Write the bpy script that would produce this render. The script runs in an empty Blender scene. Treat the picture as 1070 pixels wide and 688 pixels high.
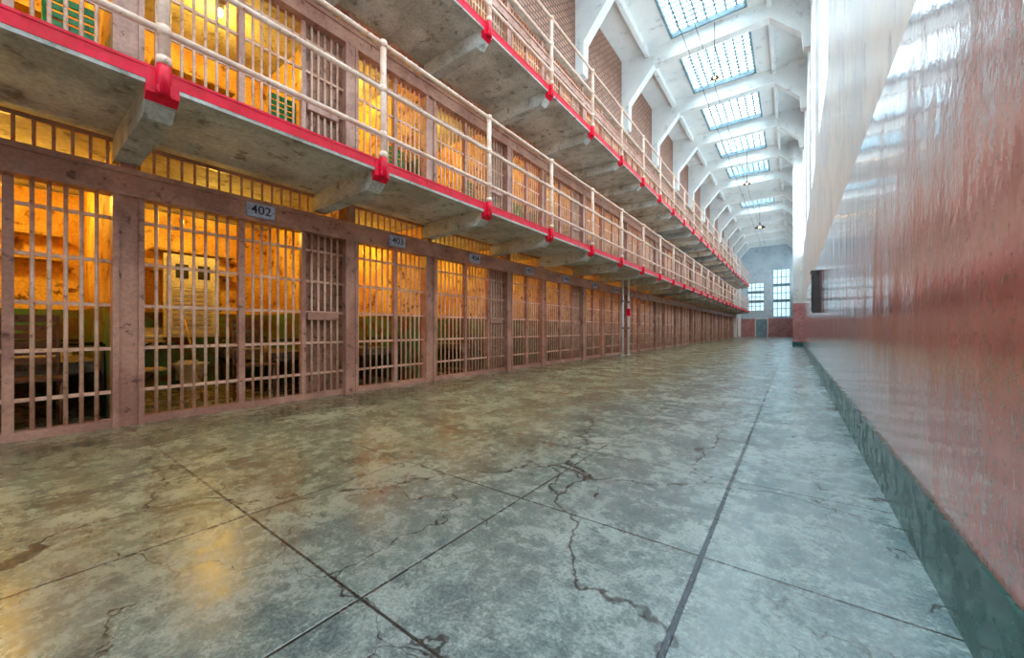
import bpy, math, random
from mathutils import Vector
random.seed(3)
S=bpy.context.scene
S.view_settings.view_transform='Standard'
S.view_settings.exposure=0.22
S.view_settings.gamma=1.12
def lin(r,g,b):
    f=lambda c:(c/255/12.92) if c/255<=.04045 else ((c/255+.055)/1.055)**2.4
    return (f(r),f(g),f(b),1)
# ---------------- node helpers
class N:
    def __init__(s,name):
        s.m=bpy.data.materials.new(name); s.m.use_nodes=True
        s.t=s.m.node_tree; s.t.nodes.clear()
        s.out=s.t.nodes.new('ShaderNodeOutputMaterial')
        s.b=s.t.nodes.new('ShaderNodeBsdfPrincipled')
        s.t.links.new(s.b.outputs[0],s.out.inputs[0])
        g=s.t.nodes.new('ShaderNodeNewGeometry'); s.pos=g.outputs['Position']
    def L(s,a,b): s.t.links.new(a,b)
    def put(s,sock,v):
        if hasattr(v,'is_output'): s.L(v,sock)
        else: sock.default_value=v
    def noise(s,scale,detail=5,rough=.6,vec=None,stretch=None,dist=0):
        n=s.t.nodes.new('ShaderNodeTexNoise'); n.inputs['Scale'].default_value=scale
        n.inputs['Detail'].default_value=detail; n.inputs['Roughness'].default_value=rough
        n.inputs['Distortion'].default_value=dist
        v=vec or s.pos
        if stretch:
            mp=s.t.nodes.new('ShaderNodeMapping'); mp.inputs['Scale'].default_value=stretch
            s.L(v,mp.inputs[0]); v=mp.outputs[0]
        s.L(v,n.inputs['Vector']); return n.outputs['Fac']
    def math(s,op,a,b=0.0,c=None):
        n=s.t.nodes.new('ShaderNodeMath'); n.operation=op
        s.put(n.inputs[0],a); s.put(n.inputs[1],b)
        if c is not None: s.put(n.inputs[2],c)
        return n.outputs[0]
    def ramp(s,v,a,b,lo=0.,hi=1.):
        n=s.t.nodes.new('ShaderNodeMapRange'); n.interpolation_type='SMOOTHSTEP'
        s.put(n.inputs['Value'],v); n.inputs['From Min'].default_value=a; n.inputs['From Max'].default_value=b
        n.inputs['To Min'].default_value=lo; n.inputs['To Max'].default_value=hi
        return n.outputs[0]
    def mix(s,f,a,b,blend='MIX'):
        n=s.t.nodes.new('ShaderNodeMix'); n.data_type='RGBA'; n.blend_type=blend
        s.put(n.inputs[0],f); s.put(n.inputs[6],a); s.put(n.inputs[7],b); return n.outputs[2]
    def xyz(s):
        n=s.t.nodes.new('ShaderNodeSeparateXYZ'); s.L(s.pos,n.inputs[0]); return n.outputs
    def bump(s,h,strength=.3,dist=.01):
        n=s.t.nodes.new('ShaderNodeBump'); n.inputs['Strength'].default_value=strength
        n.inputs['Distance'].default_value=dist; s.L(h,n.inputs['Height']); s.L(n.outputs[0],s.b.inputs['Normal'])
    def set(s,color=None,rough=None,metal=None,spec=None,coat=None):
        if color is not None: s.put(s.b.inputs['Base Color'],color)
        if rough is not None: s.put(s.b.inputs['Roughness'],rough)
        if metal is not None: s.b.inputs['Metallic'].default_value=metal
        if spec is not None: s.b.inputs['Specular IOR Level'].default_value=spec
        return s.m
def weathered(name,c1,c2,c3,sc=3,rough=.5,bump=.3,sharp=(.56,.62),spec=.5,fine=30,metal=0,fm=.35):
    n=N(name)
    a=n.noise(sc,2,.65); b=n.noise(sc*4,4,.7); c=n.noise(fine,1,.6)
    col=n.mix(n.ramp(a,.38,.62),c1,c2)
    col=n.mix(n.ramp(b,*sharp),col,c3)
    col=n.mix(fm,col,n.mix(n.ramp(c,.35,.65),(.35,.35,.35,1),(1,1,1,1)),'MULTIPLY')
    n.set(col,n.ramp(b,.3,.7,rough-.08,rough+.12),metal,spec)
    if bump>.15: n.bump(b,bump,.01)
    return n.m
def emis(name,col,st,sample=True):
    n=N(name); n.set((.8,.8,.8,1),.5)
    n.b.inputs['Emission Color'].default_value=col; n.b.inputs['Emission Strength'].default_value=st
    if not sample:
        try: n.m.cycles.emission_sampling='NONE'
        except Exception: pass
    return n.m
M={}
M['bars']=weathered('bar_paint',lin(234,186,156),lin(212,158,128),lin(140,86,60),4,.34,.12,(.60,.68),fm=.25)
M['frame']=weathered('frame_paint',lin(196,142,118),lin(168,114,94),lin(100,58,44),2.5,.36,.25,(.59,.69),fm=.3)
M['plate']=weathered('plate_paint',lin(170,118,94),lin(136,90,72),lin(80,48,36),3,.42,.3)
M['rail']=weathered('rail_paint',lin(246,210,186),lin(228,184,158),lin(160,106,84),4,.36,.12,(.60,.69),fm=.2)
M['red']=weathered('red_paint',lin(240,0,48),lin(220,0,36),lin(150,0,24),5,.45,.2,(.62,.7),.25,fm=.1)
M['soffit']=weathered('soffit_concrete',lin(204,206,200),lin(172,171,162),lin(130,124,112),1.6,.75,.5,(.54,.70),.3,fm=.35)
M['cream']=weathered('cell_cream_plaster',lin(252,208,106),lin(216,156,68),lin(120,70,24),1.3,.6,.5,(.55,.66))
M['green']=weathered('cell_green_paint',lin(76,134,80),lin(98,108,54),lin(108,76,34),1.2,.5,.5,(.48,.58))
M['greenchair']=weathered('green_enamel',lin(30,170,90),lin(20,150,76),lin(14,90,50),4,.4,.1)
M['white']=weathered('white_plaster',lin(244,244,240),lin(230,233,232),lin(190,193,193),.8,.6,.25,(.57,.73),fm=.15)
M['greywall']=weathered('grey_plaster',lin(196,210,218),lin(180,196,206),lin(144,158,166),.8,.6,.25,(.58,.74),fm=.15)
M['teal']=weathered('teal_paint',lin(2,84,78),lin(0,68,66),lin(0,46,50),2,.24,.12,(.62,.75),.35,fm=.15)
M['pinkwall']=weathered('pink_paint',lin(200,134,130),lin(176,112,110),lin(140,84,80),2,.4,.12)
n=N('brick_block'); br=n.t.nodes.new('ShaderNodeTexBrick')
s=n.xyz(); cb=n.t.nodes.new('ShaderNodeCombineXYZ'); n.L(s[1],cb.inputs[0]); n.L(s[2],cb.inputs[1]); n.L(cb.outputs[0],br.inputs['Vector'])
br.inputs['Scale'].default_value=1; br.inputs['Brick Width'].default_value=.24; br.inputs['Row Height'].default_value=.10; br.inputs['Mortar Size'].default_value=.02
br.inputs['Color1'].default_value=lin(188,134,108); br.inputs['Color2'].default_value=lin(154,102,80); br.inputs['Mortar'].default_value=lin(74,46,36)
M['brick']=n.set(br.outputs['Color'],.6)
M['dark']=weathered('dark_steel',lin(30,30,32),lin(22,22,24),lin(45,38,34),4,.4,.1)
M['ceramic']=weathered('ceramic',lin(230,226,214),lin(216,210,196),lin(180,168,140),3,.2,.05,(.64,.74))
M['mattress']=weathered('mattress_ticking',lin(120,112,96),lin(98,90,78),lin(70,62,52),5,.9,.5)
M['wood']=weathered('yellow_wood',lin(200,160,70),lin(176,134,54),lin(120,86,36),6,.5,.1)
M['brownwood']=weathered('brown_wood',lin(120,74,40),lin(98,58,30),lin(60,34,18),6,.5,.1)
M['pane']=emis('window_glass_daylight',(.68,.88,1,1),4.8)  # glowing panes of the windows added as fill light
M['paneend']=emis('frosted_window_glass',(.50,.82,1,1),1.0)
M['sky']=emis('skylight_glass_daylight',(.74,.92,1,1),14)
M['bulb']=emis('warm_bulb',(1,.6,.2,1),12,False)
M['steel']=weathered('window_steel',lin(130,160,172),lin(112,140,152),lin(90,110,118),3,.5,.1)
M['sign']=weathered('sign_enamel',lin(190,204,236),lin(174,188,224),lin(140,144,156),5,.35,.1,(.66,.74))
M['ink']=weathered('sign_ink',lin(25,30,60),lin(20,25,50),lin(40,40,55),5,.5,.05)
# right wall gloss paint
n=N('gloss_oxblood_paint')
a=n.noise(1.1,4,.65); b=n.noise(5,6,.7,stretch=(1,1,.35)); c=n.noise(30,1,.5); d=n.noise(2.6,2,.5,stretch=(1,1,.45)); e=n.noise(30,3,.7)
col=n.mix(n.ramp(a,.36,.64),lin(210,136,128),lin(180,106,99))
col=n.mix(n.ramp(b,.56,.70,0,.5),col,lin(230,178,172))  # pale upright blotches: soft reflections painted into the wall colour
col=n.mix(n.ramp(b,.32,.44,.55,0),col,lin(140,78,70))
col=n.mix(n.ramp(e,.55,.65,0,.35),col,lin(132,74,64))
n.set(col,n.ramp(b,.3,.7,.08,.18),0,1.0)
n.b.inputs['Coat Weight'].default_value=.8; n.b.inputs['Coat Roughness'].default_value=.06
n.bump(n.math('ADD',n.math('MULTIPLY',c,.14),n.math('ADD',n.math('MULTIPLY',d,1.6),n.math('MULTIPLY',b,.35))),.48,.014)
n.L([x for x in n.t.nodes if x.type=='BUMP'][0].outputs[0],n.b.inputs['Coat Normal'])
M['oxblood']=n.m
n=N('streaked_white_plaster')
a=n.noise(1.2,4,.7); b=n.noise(3,6,.75,stretch=(1,2.5,.5))
col=n.mix(n.ramp(a,.35,.7),lin(248,252,253),lin(220,234,244))
col=n.mix(n.ramp(b,.54,.63,0,.6),col,lin(146,166,188))
n.set(col,.34); n.bump(b,.35,.01)
M['wallwhite']=n.m
# floor
n=N('floor_concrete')
X,Y,Z=n.xyz()
a=n.noise(.6,5,.6); b=n.noise(2.2,8,.78,dist=.4); c=n.noise(80,2,.7); d=n.noise(11,7,.82,dist=.3)
lighttint=n.ramp(n.math('ADD',X,n.math('MULTIPLY',a,1.2)),-1.9,1.1)  # warm cell glow to cool skylight tint, painted into the floor colour
base=n.mix(lighttint,lin(132,122,88),lin(140,168,172))
lt=n.mix(lighttint,lin(172,158,118),lin(178,206,210))
dk=n.mix(lighttint,lin(94,84,56),lin(108,136,144))
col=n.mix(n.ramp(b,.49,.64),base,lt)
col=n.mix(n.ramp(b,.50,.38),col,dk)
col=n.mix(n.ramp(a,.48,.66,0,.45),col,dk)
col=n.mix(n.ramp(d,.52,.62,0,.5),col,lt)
col=n.mix(n.ramp(d,.48,.38,0,.7),col,n.mix(lighttint,lin(66,56,32),lin(88,114,122)))
col=n.mix(.65,col,n.mix(n.ramp(c,.36,.64),(.3,.3,.3,1),(1,1,1,1)),'MULTIPLY')
def joint(v,x0,p,w):
    f=n.math('FRACT',n.math('ADD',n.math('DIVIDE',n.math('SUBTRACT',v,x0),p),.5))
    dd=n.math('MULTIPLY',n.math('ABSOLUTE',n.math('SUBTRACT',f,.5)),p)
    return n.ramp(dd,w*.5,w,1,0)
near=n.ramp(n.math('ABSOLUTE',n.math('SUBTRACT',X,-.2)),.05,.06)
j=n.math('MAXIMUM',n.math('MULTIPLY',joint(X,-.20,.96,.0075),near),joint(Y,.72,.935,.007))
g=n.ramp(n.math('ABSOLUTE',n.math('SUBTRACT',X,-.29)),.007,.011,1,0)
def cracks(sc,w,seed):
    vo=n.t.nodes.new('ShaderNodeTexVoronoi'); vo.feature='DISTANCE_TO_EDGE'; vo.inputs['Scale'].default_value=sc
    nz=n.t.nodes.new('ShaderNodeTexNoise'); nz.inputs['Scale'].default_value=1.8+seed; nz.inputs['Detail'].default_value=5; n.L(n.pos,nz.inputs['Vector'])
    vm=n.t.nodes.new('ShaderNodeVectorMath'); vm.operation='MULTIPLY_ADD'; n.L(nz.outputs['Color'],vm.inputs[0]); vm.inputs[1].default_value=(.8,.8,0); n.L(n.pos,vm.inputs[2])
    n.L(vm.outputs[0],vo.inputs['Vector'])
    return n.ramp(vo.outputs['Distance'],w*.3,w,1,0)
cr=n.math('MAXIMUM',n.math('MULTIPLY',cracks(.6,.007,0),n.ramp(a,.38,.44)),n.math('MULTIPLY',cracks(1.5,.008,.7),n.ramp(a,.50,.55)))
dark=n.math('MAXIMUM',n.math('MULTIPLY',j,.95),n.math('MULTIPLY',cr,.85))
col=n.mix(dark,col,lin(26,24,20))
col=n.mix(g,col,lin(2,30,50))
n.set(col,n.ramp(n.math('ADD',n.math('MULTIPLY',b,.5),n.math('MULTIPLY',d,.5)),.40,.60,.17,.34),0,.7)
h=n.math('SUBTRACT',n.math('ADD',n.math('MULTIPLY',d,.25),n.math('MULTIPLY',c,.08)),n.math('MULTIPLY',n.math('MAXIMUM',j,g),1.5))
n.bump(h,.35,.008)
M['floor']=n.m
# ---------------- mesh builder
class B:
    def __init__(s): s.v=[];s.f=[];s.mi=[];s.mats=[];s.sm=[]
    def _m(s,m):
        if m not in s.mats: s.mats.append(m)
        return s.mats.index(m)
    def box(s,x0,x1,y0,y1,z0,z1,m):
        i=len(s.v); s.v+= [(x0,y0,z0),(x1,y0,z0),(x1,y1,z0),(x0,y1,z0),(x0,y0,z1),(x1,y0,z1),(x1,y1,z1),(x0,y1,z1)]
        k=s._m(m)
        for f in [(0,3,2,1),(4,5,6,7),(0,1,5,4),(1,2,6,5),(2,3,7,6),(3,0,4,7)]:
            s.f.append(tuple(i+q for q in f)); s.mi.append(k); s.sm.append(False)
    def cyl(s,p0,p1,r,m,seg=10,r1=None):
        p0=Vector(p0);p1=Vector(p1); r1=r if r1 is None else r1
        ax=(p1-p0).normalized(); u=ax.orthogonal().normalized(); w=ax.cross(u); i=len(s.v); k=s._m(m)
        for p,rr in ((p0,r),(p1,r1)):
            for q in range(seg):
                t=2*math.pi*q/seg; s.v.append(tuple(p+(u*math.cos(t)+w*math.sin(t))*rr))
        for q in range(seg):
            s.f.append((i+q,i+(q+1)%seg,i+seg+(q+1)%seg,i+seg+q)); s.mi.append(k); s.sm.append(True)
        s.f.append(tuple(i+seg-1-q for q in range(seg)));s.mi.append(k);s.sm.append(False)
        s.f.append(tuple(i+seg+q for q in range(seg)));s.mi.append(k);s.sm.append(False)
    def lathe(s,c,prof,m,seg=20,sx=1,sy=1):
        i=len(s.v);k=s._m(m)
        for r,z in prof:
            for q in range(seg):
                t=2*math.pi*q/seg; s.v.append((c[0]+r*sx*math.cos(t),c[1]+r*sy*math.sin(t),c[2]+z))
        for a in range(len(prof)-1):
            for q in range(seg):
                s.f.append((i+a*seg+q,i+a*seg+(q+1)%seg,i+(a+1)*seg+(q+1)%seg,i+(a+1)*seg+q));s.mi.append(k);s.sm.append(True)
    def prism(s,poly,y0,y1,m):
        i=len(s.v);k=s._m(m);c=len(poly)
        for y in (y0,y1):
            for x,z in poly: s.v.append((x,y,z))
        s.f.append(tuple(i+q for q in range(c)));s.mi.append(k);s.sm.append(False)
        s.f.append(tuple(i+c+c-1-q for q in range(c)));s.mi.append(k);s.sm.append(False)
        for q in range(c):
            s.f.append((i+q,i+c+q,i+c+(q+1)%c,i+(q+1)%c));s.mi.append(k);s.sm.append(False)
    def obj(s,name,loc=(0,0,0),parent=None,bevel=0):
        me=bpy.data.meshes.new(name); me.from_pydata(s.v,[],s.f)
        for m in s.mats: me.materials.append(M[m])
        for p,k,q in zip(me.polygons,s.mi,s.sm): p.material_index=k; p.use_smooth=q
        me.update()
        o=bpy.data.objects.new(name,me); o.location=loc; S.collection.objects.link(o)
        if parent: o.parent=parent
        if bevel:
            b=o.modifiers.new('bevel','BEVEL'); b.width=bevel; b.segments=2; b.limit_method='ANGLE'
        return o
def inst(o,loc):
    n=bpy.data.objects.new(o.name.split('.')[0],o.data); n.location=loc; S.collection.objects.link(n)
    return n
# ---------------- constants
XF=-5.04; XW=-3.70; XR=.41; XB=-7.7
U=3.66; Y0=-.74; DZ=2.70
UN=list(range(-2,13)); YS=Y0+U*UN[0]; YE=Y0+U*(UN[-1]+1)
YBK=-8.5; YEND=52.0; ZC=10.7
b=B(); b.box(XB-.2,XR+.3,YBK-.2,YEND+.2,-.15,0,'floor'); b.obj('floor')
# ---------------- cell front
b=B()
b.box(-.06,.05,0,U,0,.07,'frame')
b.box(-.05,.10,0,U,2.13,2.38,'frame')
b.box(.10,.125,0,U,2.33,2.38,'frame'); b.box(.10,.125,0,U,2.13,2.17,'frame')
b.box(-.06,.12,-.06,.06,0,2.13,'frame'); b.box(.12,.135,-.09,-.055,0,2.13,'frame'); b.box(.12,.135,.055,.09,0,2.13,'frame')
b.box(-.05,.07,1.36,1.57,0,2.13,'frame')
b.box(.07,.10,1.36,1.40,0,2.13,'frame'); b.box(.07,.10,1.53,1.57,0,2.13,'frame')
for py in (.79,2.38): b.box(-.03,.045,py-.03,py+.03,.05,2.13,'frame')
b.box(-.045,-.02,3.05,3.60,.07,2.13,'plate')
b.box(-.03,.045,3.03,3.08,.05,2.13,'frame')
b.box(.0,.06,3.10,3.50,1.02,1.12,'frame')
straps=[.32,.72,1.12,1.52,1.92]
for z in straps: b.box(-.008,.016,.06,U-.06,z-.015,z+.015,'bars')
bars=[]
def span(a,c,n):
    for i in range(1,n+1): bars.append(a+(c-a)*i/(n+1))
span(.06,.76,6); span(.82,1.36,5); span(1.57,2.35,7); span(2.41,3.03,6); span(3.08,3.60,5)
for y in bars: b.cyl((.012,y,.05),(.012,y,2.14),.0145,'bars',8)
y=.08
while y<U: b.cyl((.0,y,2.37),(.0,y,2.66),.012,'bars',8); y+=.105
b.box(-.02,.02,0,U,2.62,2.66,'frame')
for py in (.05,1.465): b.box(-.04,.05,py-.05,py+.05,2.38,2.66,'frame')
for i in range(12): b.cyl((.10,.15+i*.3,2.25),(.112,.15+i*.3,2.25),.014,'frame',8)
front=b.obj('cell_front',(XF,Y0+U*UN[0],0))
# ---------------- cell interior unit
b=B()
for py,w in ((0,.06),(1.465,.06)):
    b.box(-2.6,-.08,py-w,py+w,0,1.15,'green'); b.box(-2.6,-.08,py-w,py+w,1.15,2.66,'cream')
b.box(-2.66,-2.56,0,U,0,1.15,'green'); b.box(-2.66,-2.56,0,U,1.15,2.66,'cream')
for cy in (.73,2.56):
    b.box(-2.56,-2.30,cy-.5,cy+.5,1.75,1.78,'wood'); b.box(-2.56,-2.30,cy-.5,cy+.5,2.05,2.08,'wood')
    b.box(-2.56,-2.54,cy+.3,cy+.55,.35,.60,'dark')
    b.cyl((-1.3,cy,2.66),(-1.3,cy,2.60),.05,'ceramic',12)
    b.lathe((-1.3,cy,2.50),[(.005,0),(.028,.01),(.04,.045),(.028,.085),(.02,.1)],'bulb',8)
inter=b.obj('cell_partition',(XF,Y0+U*UN[0],0))
for t in range(3):
    for u in UN:
        loc=(XF,Y0+U*u,DZ*t)
        if not(t==0 and u==UN[0]): inst(front,loc); inst(inter,loc)
        if u<-1: continue
        cs=(.73,2.56) if u<5 else (1.9,)
        for cy in cs:
            l=bpy.data.lights.new('cell_lamp','POINT'); l.color=(1,.53,.05); l.shadow_soft_size=.07
            e=34 if u<2 else (22 if u<5 else 12)
            if t>0: e=40 if u<5 else 36
            l.energy=e
            o=bpy.data.objects.new('cell_lamp',l); o.location=(XF-1.5,loc[1]+cy,DZ*t+2.40); S.collection.objects.link(o)
# ---------------- walkways
def walkway(t):
    z=DZ*(t+1)-.02
    b=B()
    b.box(XB+.03,XW+.0,YS,YE,z-0.0,z+.08,'soffit')
    b.box(XW,XW+.02,YS,YE,z-.035,z+.02,'soffit')
    b.box(XW,XW+.024,YS,YE,z-.005,z+.095,'red')
    b.box(XW-.09,XW-.001,YS,YE,z-.035,z,'soffit')
    b.box(XW-.06,XW+.03,YS,YE,z+.08,z+.10,'red')
    k=-4
    while True:
        y=.715+1.83*k
        if y>YE-.2: break
        k+=1
        if y<YS+.1: continue
        w=.085
        b.prism([(XF-.05,z-.24),(XW-.14,z-.22),(XW+.0,z-.10),(XW+.0,z),(XF-.05,z)],y-w,y+w,'soffit')
        b.prism([(XW-.03,z-.13),(XW+.028,z-.085),(XW+.028,z+.10),(XW-.03,z+.10)],y-w-.006,y+w+.006,'red')
        b.cyl((XW+.02,y,z-.06),(XW+.075,y,z-.06),.045,'red',12)
        b.cyl((XW+.045,y,z-.10),(XW+.045,y,z+.16),.042,'red',12)
    return b.obj('gallery_walkway')
def railing(t):
    z=DZ*(t+1)+.06; b=B(); X=XW+.045
    k=-4
    for h in (.29,.80,1.30):
        b.cyl((X,YS,z+h),(X,YE,z+h),.026,'rail',10)
    while True:
        y=.715+1.83*k
        if y>YE-.2: break
        k+=1
        if y<YS+.1: continue
        b.cyl((X,y,z-.12),(X,y,z+1.33),.034,'rail',10)
        for h in (.29,.80,1.30): b.lathe((X,y,z+h),[(.001,-.045),(.042,-.035),(.047,0),(.042,.035),(.001,.045)],'rail',12)
        b.cyl((X,y,z+.04),(X,y,z+.10),.045,'rail',10)
    return b.obj('gallery_railing')
for t in (0,1): walkway(t); railing(t)
b=B(); b.box(XB+.03,XF+.12,YS,YE,DZ*3-.02,DZ*3+.08,'soffit'); b.obj('cell_block_roof')
# ---------------- left upper wall & closures
b=B(); b.box(XF-.2,XF,YS,YE,DZ*3+.08,ZC,'brick'); b.obj('wall_left')
b=B(); b.box(XB-.2,XB+.02,YBK,YEND,0,ZC,'greywall'); b.obj('wall_left_outer')
# ---------------- right wall
YB=[10.05+3.7*k for k in range(-5,12)]
wz0,wz1=4.6,9.2
b=B(); T=.30
b.box(XR,XR+T,YBK,YEND,0,2.25,'oxblood'); b.box(XR,XR+T,YBK,YEND,2.25,wz0,'wallwhite'); b.box(XR,XR+T,YBK,YEND,wz1,ZC,'wallwhite')
prev=YBK; wins=[]
for y in YB:
    a,c=y+.75,y+2.95
    b.box(XR,XR+T,prev,a,wz0,wz1,'wallwhite'); prev=c; wins.append((a,c))
b.box(XR,XR+T,prev,YEND,wz0,wz1,'wallwhite')
b.obj('wall_right')
b=B(); b.box(XR-.012,XR-.0005,YBK,YEND,0,.275,'teal'); b.obj('baseboard_right')
for i,(a,c) in enumerate(wins):  # emissive windows added high up to light the cell fronts
    b=B(); b.box(XR+.2,XR+.22,a,c,wz0,wz1,'pane')
    for q in range(5): yy=a+(c-a)*q/4; b.box(XR+.16,XR+.2,yy-.02,yy+.02,wz0,wz1,'steel')
    for q in range(10): zz=wz0+(wz1-wz0)*q/9; b.box(XR+.165,XR+.2,a,c,zz-.015,zz+.015,'steel')
    b.obj('window_%d'%(i+1))
# ---------------- ceiling
b=B(); sx0,sx1=-3.3,-1.1
b.box(XB,sx0,YBK,YEND,ZC,ZC+.25,'white'); b.box(sx1,XR+T,YBK,YEND,ZC,ZC+.25,'white')
prev=YBK; sk=[]
for k,y in zip(range(-5,12),YB):
    if k in (5,) or k>=7: continue
    a,c=y+.25,y+3.45
    b.box(sx0,sx1,prev,a,ZC,ZC+.25,'white'); prev=c; sk.append((a,c))
b.box(sx0,sx1,prev,YEND,ZC,ZC+.25,'white'); b.obj('ceiling')
for a,c in sk:
    b=B(); b.box(sx0,sx1,a,c,ZC+.2,ZC+.22,'sky')
    for q in range(16): yy=a+(c-a)*q/15; b.box(sx0,sx1,yy-.024,yy+.024,ZC+.14,ZC+.2,'steel')
    for q in range(9): xx=sx0+(sx1-sx0)*q/8; b.box(xx-.024,xx+.024,a,c,ZC+.13,ZC+.2,'steel')
    for (p,q,r,s_) in ((sx0,sx1,a,a+.07),(sx0,sx1,c-.07,c),(sx0,sx0+.07,a,c),(sx1-.07,sx1,a,c)): b.box(p,q,r,s_,ZC-.03,ZC+.14,'steel')
    b.obj('skylight')
for y in YB:
    b=B()
    lo=8.18 if y<YE and y>YS else 0.0
    b.prism([(XF,lo),(XF+.25,lo),(XF+.27,9.1),(XF+1.15,10.15),(-.55,10.15),(XR-.2,9.35),(XR-.15,8.9),(XR-.0,8.9),(XR,ZC),(XF,ZC)],y-.15,y+.15,'white')
    b.obj('ceiling_beam')
for xx in (-4.1,-.55):
    b=B(); b.box(xx-.06,xx+.06,YBK,YEND,10.45,ZC,'white'); b.obj('ceiling_purlin')
# ---------------- end walls
def endwall(y0,y1,name,face,base,pm,wm):
    ops=[(-4.2,-2.6,3.0,6.2),(-1.75,-.2,2.3,7.6)] if base==30 else [(-4.2,-2.5,2.3,8.6),(-1.75,-.2,2.3,8.6)]
    b=B()
    b.box(XB,XR+T,y0,y1,0,2.1,'pinkwall'); b.box(XB,XR+T,y0,y1,2.1,2.3,wm)
    edges=[XB,ops[0][0],ops[0][1],ops[1][0],ops[1][1],XR+T]
    for i in (0,2,4): b.box(edges[i],edges[i+1],y0,y1,2.3,ZC,wm)
    for a,c,z0,z1 in ops:
        if z0>2.3: b.box(a,c,y0,y1,2.3,z0,wm)
        b.box(a,c,y0,y1,z1,ZC,wm)
    b.obj(name)
    ym=(y0+y1)/2
    for i,(a,c,z0,z1) in enumerate(ops):
        b=B(); b.box(a,c,ym-.01,ym+.01,z0,z1,pm)
        fy=ym+face*.04
        for q in range(5): xx=a+(c-a)*q/4; b.box(xx-.035,xx+.035,fy-.03,fy+.03,z0,z1,'steel')
        for q in range(7): zz=z0+(z1-z0)*q/6; hh=.16 if q in(2,4) else .035; b.box(a,c,fy-.03,fy+.03,zz-hh,zz+hh,'steel')
        b.obj('window_%d'%(base+i))
endwall(YEND,YEND+.2,'wall_end',-1,30,'paneend','greywall'); endwall(YBK-.2,YBK,'wall_back',1,40,'pane','white')  # back-wall windows are unseen, added to glow as fill behind the camera
b=B(); b.box(-3.4,-2.3,YEND-.04,YEND,0,2.05,'steel'); b.box(-3.47,-3.4,YEND-.06,YEND,0,2.12,'white'); b.box(-2.3,-2.23,YEND-.06,YEND,0,2.12,'white'); b.box(-3.47,-2.23,YEND-.06,YEND,2.05,2.12,'white'); b.cyl((-2.42,YEND-.1,1.0),(-2.42,YEND-.04,1.0),.03,'dark'); b.obj('door_1')
b=B(); b.box(.02,XR,24.0,24.7,0,2.2,'pinkwall'); b.box(.02,XR,24.0,24.7,2.2,10.15,'white'); b.box(-.0,XR,23.98,24.72,0,.25,'teal'); b.obj('wall_pilaster')
b=B(); b.box(XR-.09,XR,9.5,9.86,1.22,2.02,'dark'); b.box(XR-.105,XR-.09,9.53,9.83,1.25,1.99,'dark'); b.box(XR-.12,XR,9.47,9.89,2.02,2.05,'dark'); b.cyl((XR-.105,9.56,1.6),(XR-.13,9.56,1.6),.015,'steel'); b.obj('wall_phone_box',bevel=.008)
def conduit(x,y,red=False):
    b=B(); b.cyl((x,y,0),(x,y,2.66),.03,'white',12); b.cyl((x,y,0),(x,y,.02),.07,'white',12); b.cyl((x,y,2.62),(x,y,2.66),.055,'white',12)
    for z in (.9,1.8): b.cyl((x,y,z),(x,y,z+.07),.04,'steel',12)
    if red: b.box(x-.05,x+.06,y-.06,y+.06,1.35,1.6,'red')
    b.obj('conduit_pipe')
conduit(-4.55,12.4); conduit(-4.55,12.95,True)
def pendant(x,y,z,k):
    b=B(); b.cyl((x,y,z+.25*k),(x,y,ZC+.1),.012,'dark',6)
    b.cyl((x,y,z+.15*k),(x,y,z+.28*k),.05*k,'dark',12)
    b.lathe((x,y,z),[(r*k,h*k) for r,h in [(.001,.19),(.07,.18),(.12,.13),(.26,.02),(.27,0),(.25,.01),(.10,.12),(.001,.15)]],'dark',20)
    b.lathe((x,y,z),[(r*k,h*k) for r,h in [(.001,-.02),(.05,0),(.07,.05),(.05,.1),(.001,.13)]],'bulb',14)
    b.obj('pendant_lamp')
for y,z,k in ((34.4,8.6,1.3),(13.6,8.9,.5),(24.3,8.8,.7)): pendant(-2.0,y,z,k)
b=B()
for x,z in ((-2.6,9.6),(-2.3,9.9)):
    pts=[(x,YBK+i*3.7+ .5,z-(.12 if i%2 else 0)) for i in range(17)]
    for p,q in zip(pts,pts[1:]): b.cyl(p,q,.009,'dark',6)
b.obj('overhead_cable')
# ---------------- number signs
for u in range(-1,4):
    for cy in (.76,2.54):
        y=Y0+U*u+cy
        k=round((u*2)+(0 if cy<1 else 1))+401
        if k==401: y-=.32
        e=bpy.data.objects.new('cell_number_sign',None); S.collection.objects.link(e); e.location=(XF+.128,y,2.255)
        b=B(); b.box(-.028,.008,-.14,.14,-.078,.075,'sign'); b.cyl((.008,-.125,.0),(.012,-.125,.0),.007,'dark',8); b.cyl((.008,.125,.0),(.012,.125,.0),.007,'dark',8)
        b.obj('plate',parent=e)
        tc=bpy.data.curves.new('number','FONT'); tc.body=str(k); tc.size=.14; tc.align_x='CENTER'; tc.align_y='CENTER'; tc.extrude=.001; tc.offset=.001
        tc.materials.append(M['ink'])
        to=bpy.data.objects.new('number',tc); to.rotation_euler=(math.pi/2,0,math.pi/2); to.location=(.0095,0,0); S.collection.objects.link(to); to.parent=e
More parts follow.
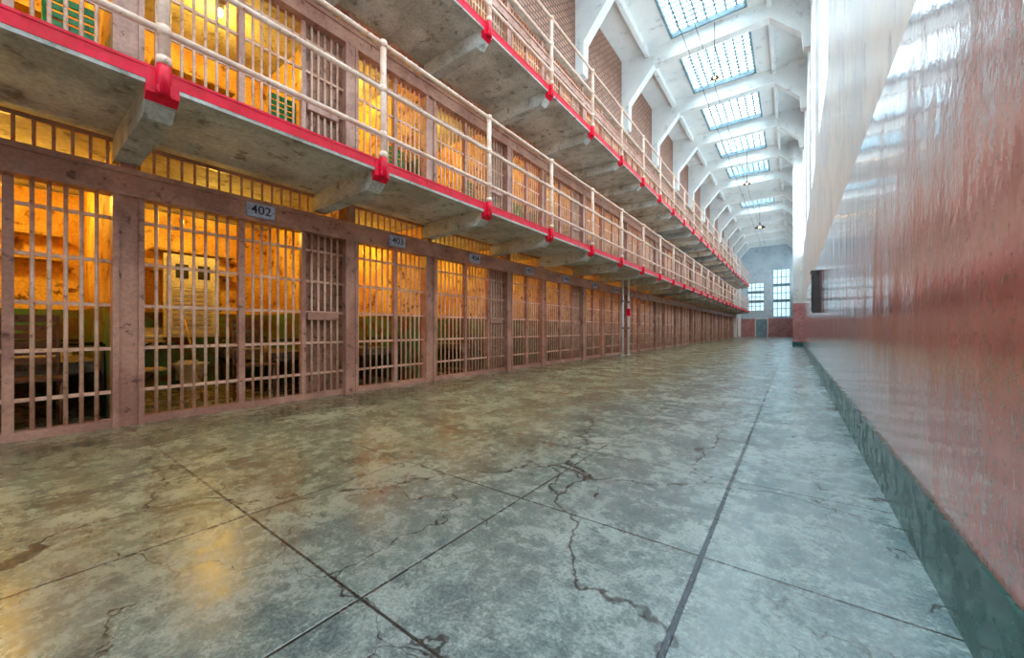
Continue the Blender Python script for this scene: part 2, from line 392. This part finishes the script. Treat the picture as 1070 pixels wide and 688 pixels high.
# ---------------- cell furniture
def bunk():
    b=B()
    for yy in (0,.66): b.cyl((-2.3,yy,.45),(-.45,yy,.45),.018,'dark',8)
    for xx in (-2.3,-.45):
        b.cyl((xx,0,.45),(xx,.66,.45),.018,'dark',8)
        for yy in (0,.66): b.cyl((xx,yy,0),(xx,yy,.75),.018,'dark',8)
        b.cyl((xx,0,.75),(xx,.66,.75),.018,'dark',8)
    for i in range(12): b.cyl((-2.2+i*.15,0,.45),(-2.2+i*.15,.66,.45),.006,'dark',6)
    b.box(-2.26,-.5,.02,.64,.465,.57,'mattress'); b.box(-2.22,-1.85,.1,.56,.57,.66,'ceramic')
    return b
def table():
    b=B(); b.box(-1.3,-.75,0,.42,.74,.765,'wood'); b.cyl((-1.25,0.02,.45),(-1.25,.4,.74),.012,'dark',8); b.cyl((-.8,0.02,.45),(-.8,.4,.74),.012,'dark',8)
    b.box(-.55,-.25,0,.34,.44,.465,'wood'); b.cyl((-.4,0.02,.15),(-.4,.3,.44),.012,'dark',8)
    b.box(-1.3,-.25,0,.02,.42,.5,'dark'); return b
def sinkw():
    b=B(); b.lathe((0,0,.62),[(.05,0),(.16,.03),(.22,.16),(.23,.19),(.20,.19),(.17,.08),(.03,.05)],'ceramic',20,1,1.05)
    b.box(-.24,-.14,-.25,.25,.70,.92,'ceramic'); b.cyl((-.02,0,.0),(-.02,0,.64),.03,'steel'); b.cyl((-.16,.08,.92),(-.08,.08,.92),.012,'steel'); b.cyl((-.16,-.08,.92),(-.08,-.08,.92),.012,'steel'); return b
def toilet():
    b=B(); b.lathe((0,0,0),[(.13,0),(.12,.12),(.15,.22),(.21,.36),(.225,.39),(.18,.39),(.15,.3),(.04,.2)],'ceramic',20,1.15,1)
    b.box(-.28,-.14,-.12,.12,.12,.42,'ceramic'); return b
protos=[bunk(),table(),sinkw(),toilet()]; names=['prison_bunk','folding_table','wall_sink','toilet']; made={}
def place(i,loc):
    if i in made: inst(made[i],loc)
    else: made[i]=protos[i].obj(names[i],loc)
for t in range(2):
    for u in range(-1,4):
        for a,c in ((.06,1.405),(1.525,3.60)):
            y=Y0+U*u; z=DZ*t+.06*t
            place(0,(XF-.2,y+c-.68,z)); place(1,(XF-.3,y+a,z))
            if c>2:
                place(2,(XF-2.31,y+a+.42,z)); place(3,(XF-2.26,y+a+.95,z))
            else: place(3,(XF-2.26,y+a+.3,z))
def chair(mat,h,name,loc,slat=True):
    b=B(); w=.165
    for yy in (-w,w):
        b.cyl((.16,yy,0),(.16,yy,.45),.014,mat,8); b.cyl((-.16,yy,0),(-.20,yy,h),.014,mat,8)
        b.cyl((.16,yy,.2),(-.165,yy,.2),.009,mat,8)
    b.box(-.18,.19,-w-.02,w+.02,.44,.465,mat)
    nsl=6; z0=h-.46
    for i in range(nsl): z=z0+i*.46/nsl+.02; b.box(-.205,-.185,-w,w,z,z+.05,mat)
    b.box(-.21,-.19,-w-.01,w+.01,h-.05,h+.01,mat)
    return b.obj(name,loc)
gc=None
for y in (.42,2.30,4.12,5.98,7.80,9.66,11.45):
    loc=(XF-.34,y,DZ+.06)
    if gc is None: gc=chair('greenchair',1.28,'metal_chair',loc)
    else: inst(gc,loc)
wc=chair('brownwood',1.02,'wooden_chair',(-5.45,1.92,0)); inst(wc,(-5.45,.18,0))
b=B(); lx=XF-2.24
b.box(lx-.05,lx,1.42,2.08,.78,2.0,'ceramic'); b.box(lx,lx+.015,1.46,2.04,.82,1.96,'ceramic')
for i in range(9): b.box(lx+.015,lx+.03,1.52,1.98,.92+i*.07,.945+i*.07,'ceramic'); b.box(lx+.014,lx+.018,1.52,1.98,.945+i*.07,.955+i*.07,'dark')
for i in range(2): b.box(lx+.012,lx+.018,1.55+i*.26,1.70+i*.26,1.65,1.86,'dark')
b.obj('wall_locker')
b=B(); b.cyl((-5.95,1.55,.02),(-6.5,1.43,1.25),.013,'wood'); b.box(-6.03,-5.88,1.52,1.58,0,.12,'wood'); b.obj('broom')
# ---------------- world + camera
w=bpy.data.worlds.new('world'); S.world=w; w.use_nodes=True
w.node_tree.nodes['Background'].inputs[0].default_value=(.6,.75,1,1); w.node_tree.nodes['Background'].inputs[1].default_value=.6
cam=bpy.data.cameras.new('camera'); cam.sensor_width=36; cam.lens=36*397/1070; cam.clip_start=.02
co=bpy.data.objects.new('camera',cam); co.location=(0,0,.9); co.rotation_euler=(math.pi/2,0,math.atan(293/397)); S.collection.objects.link(co); S.camera=co
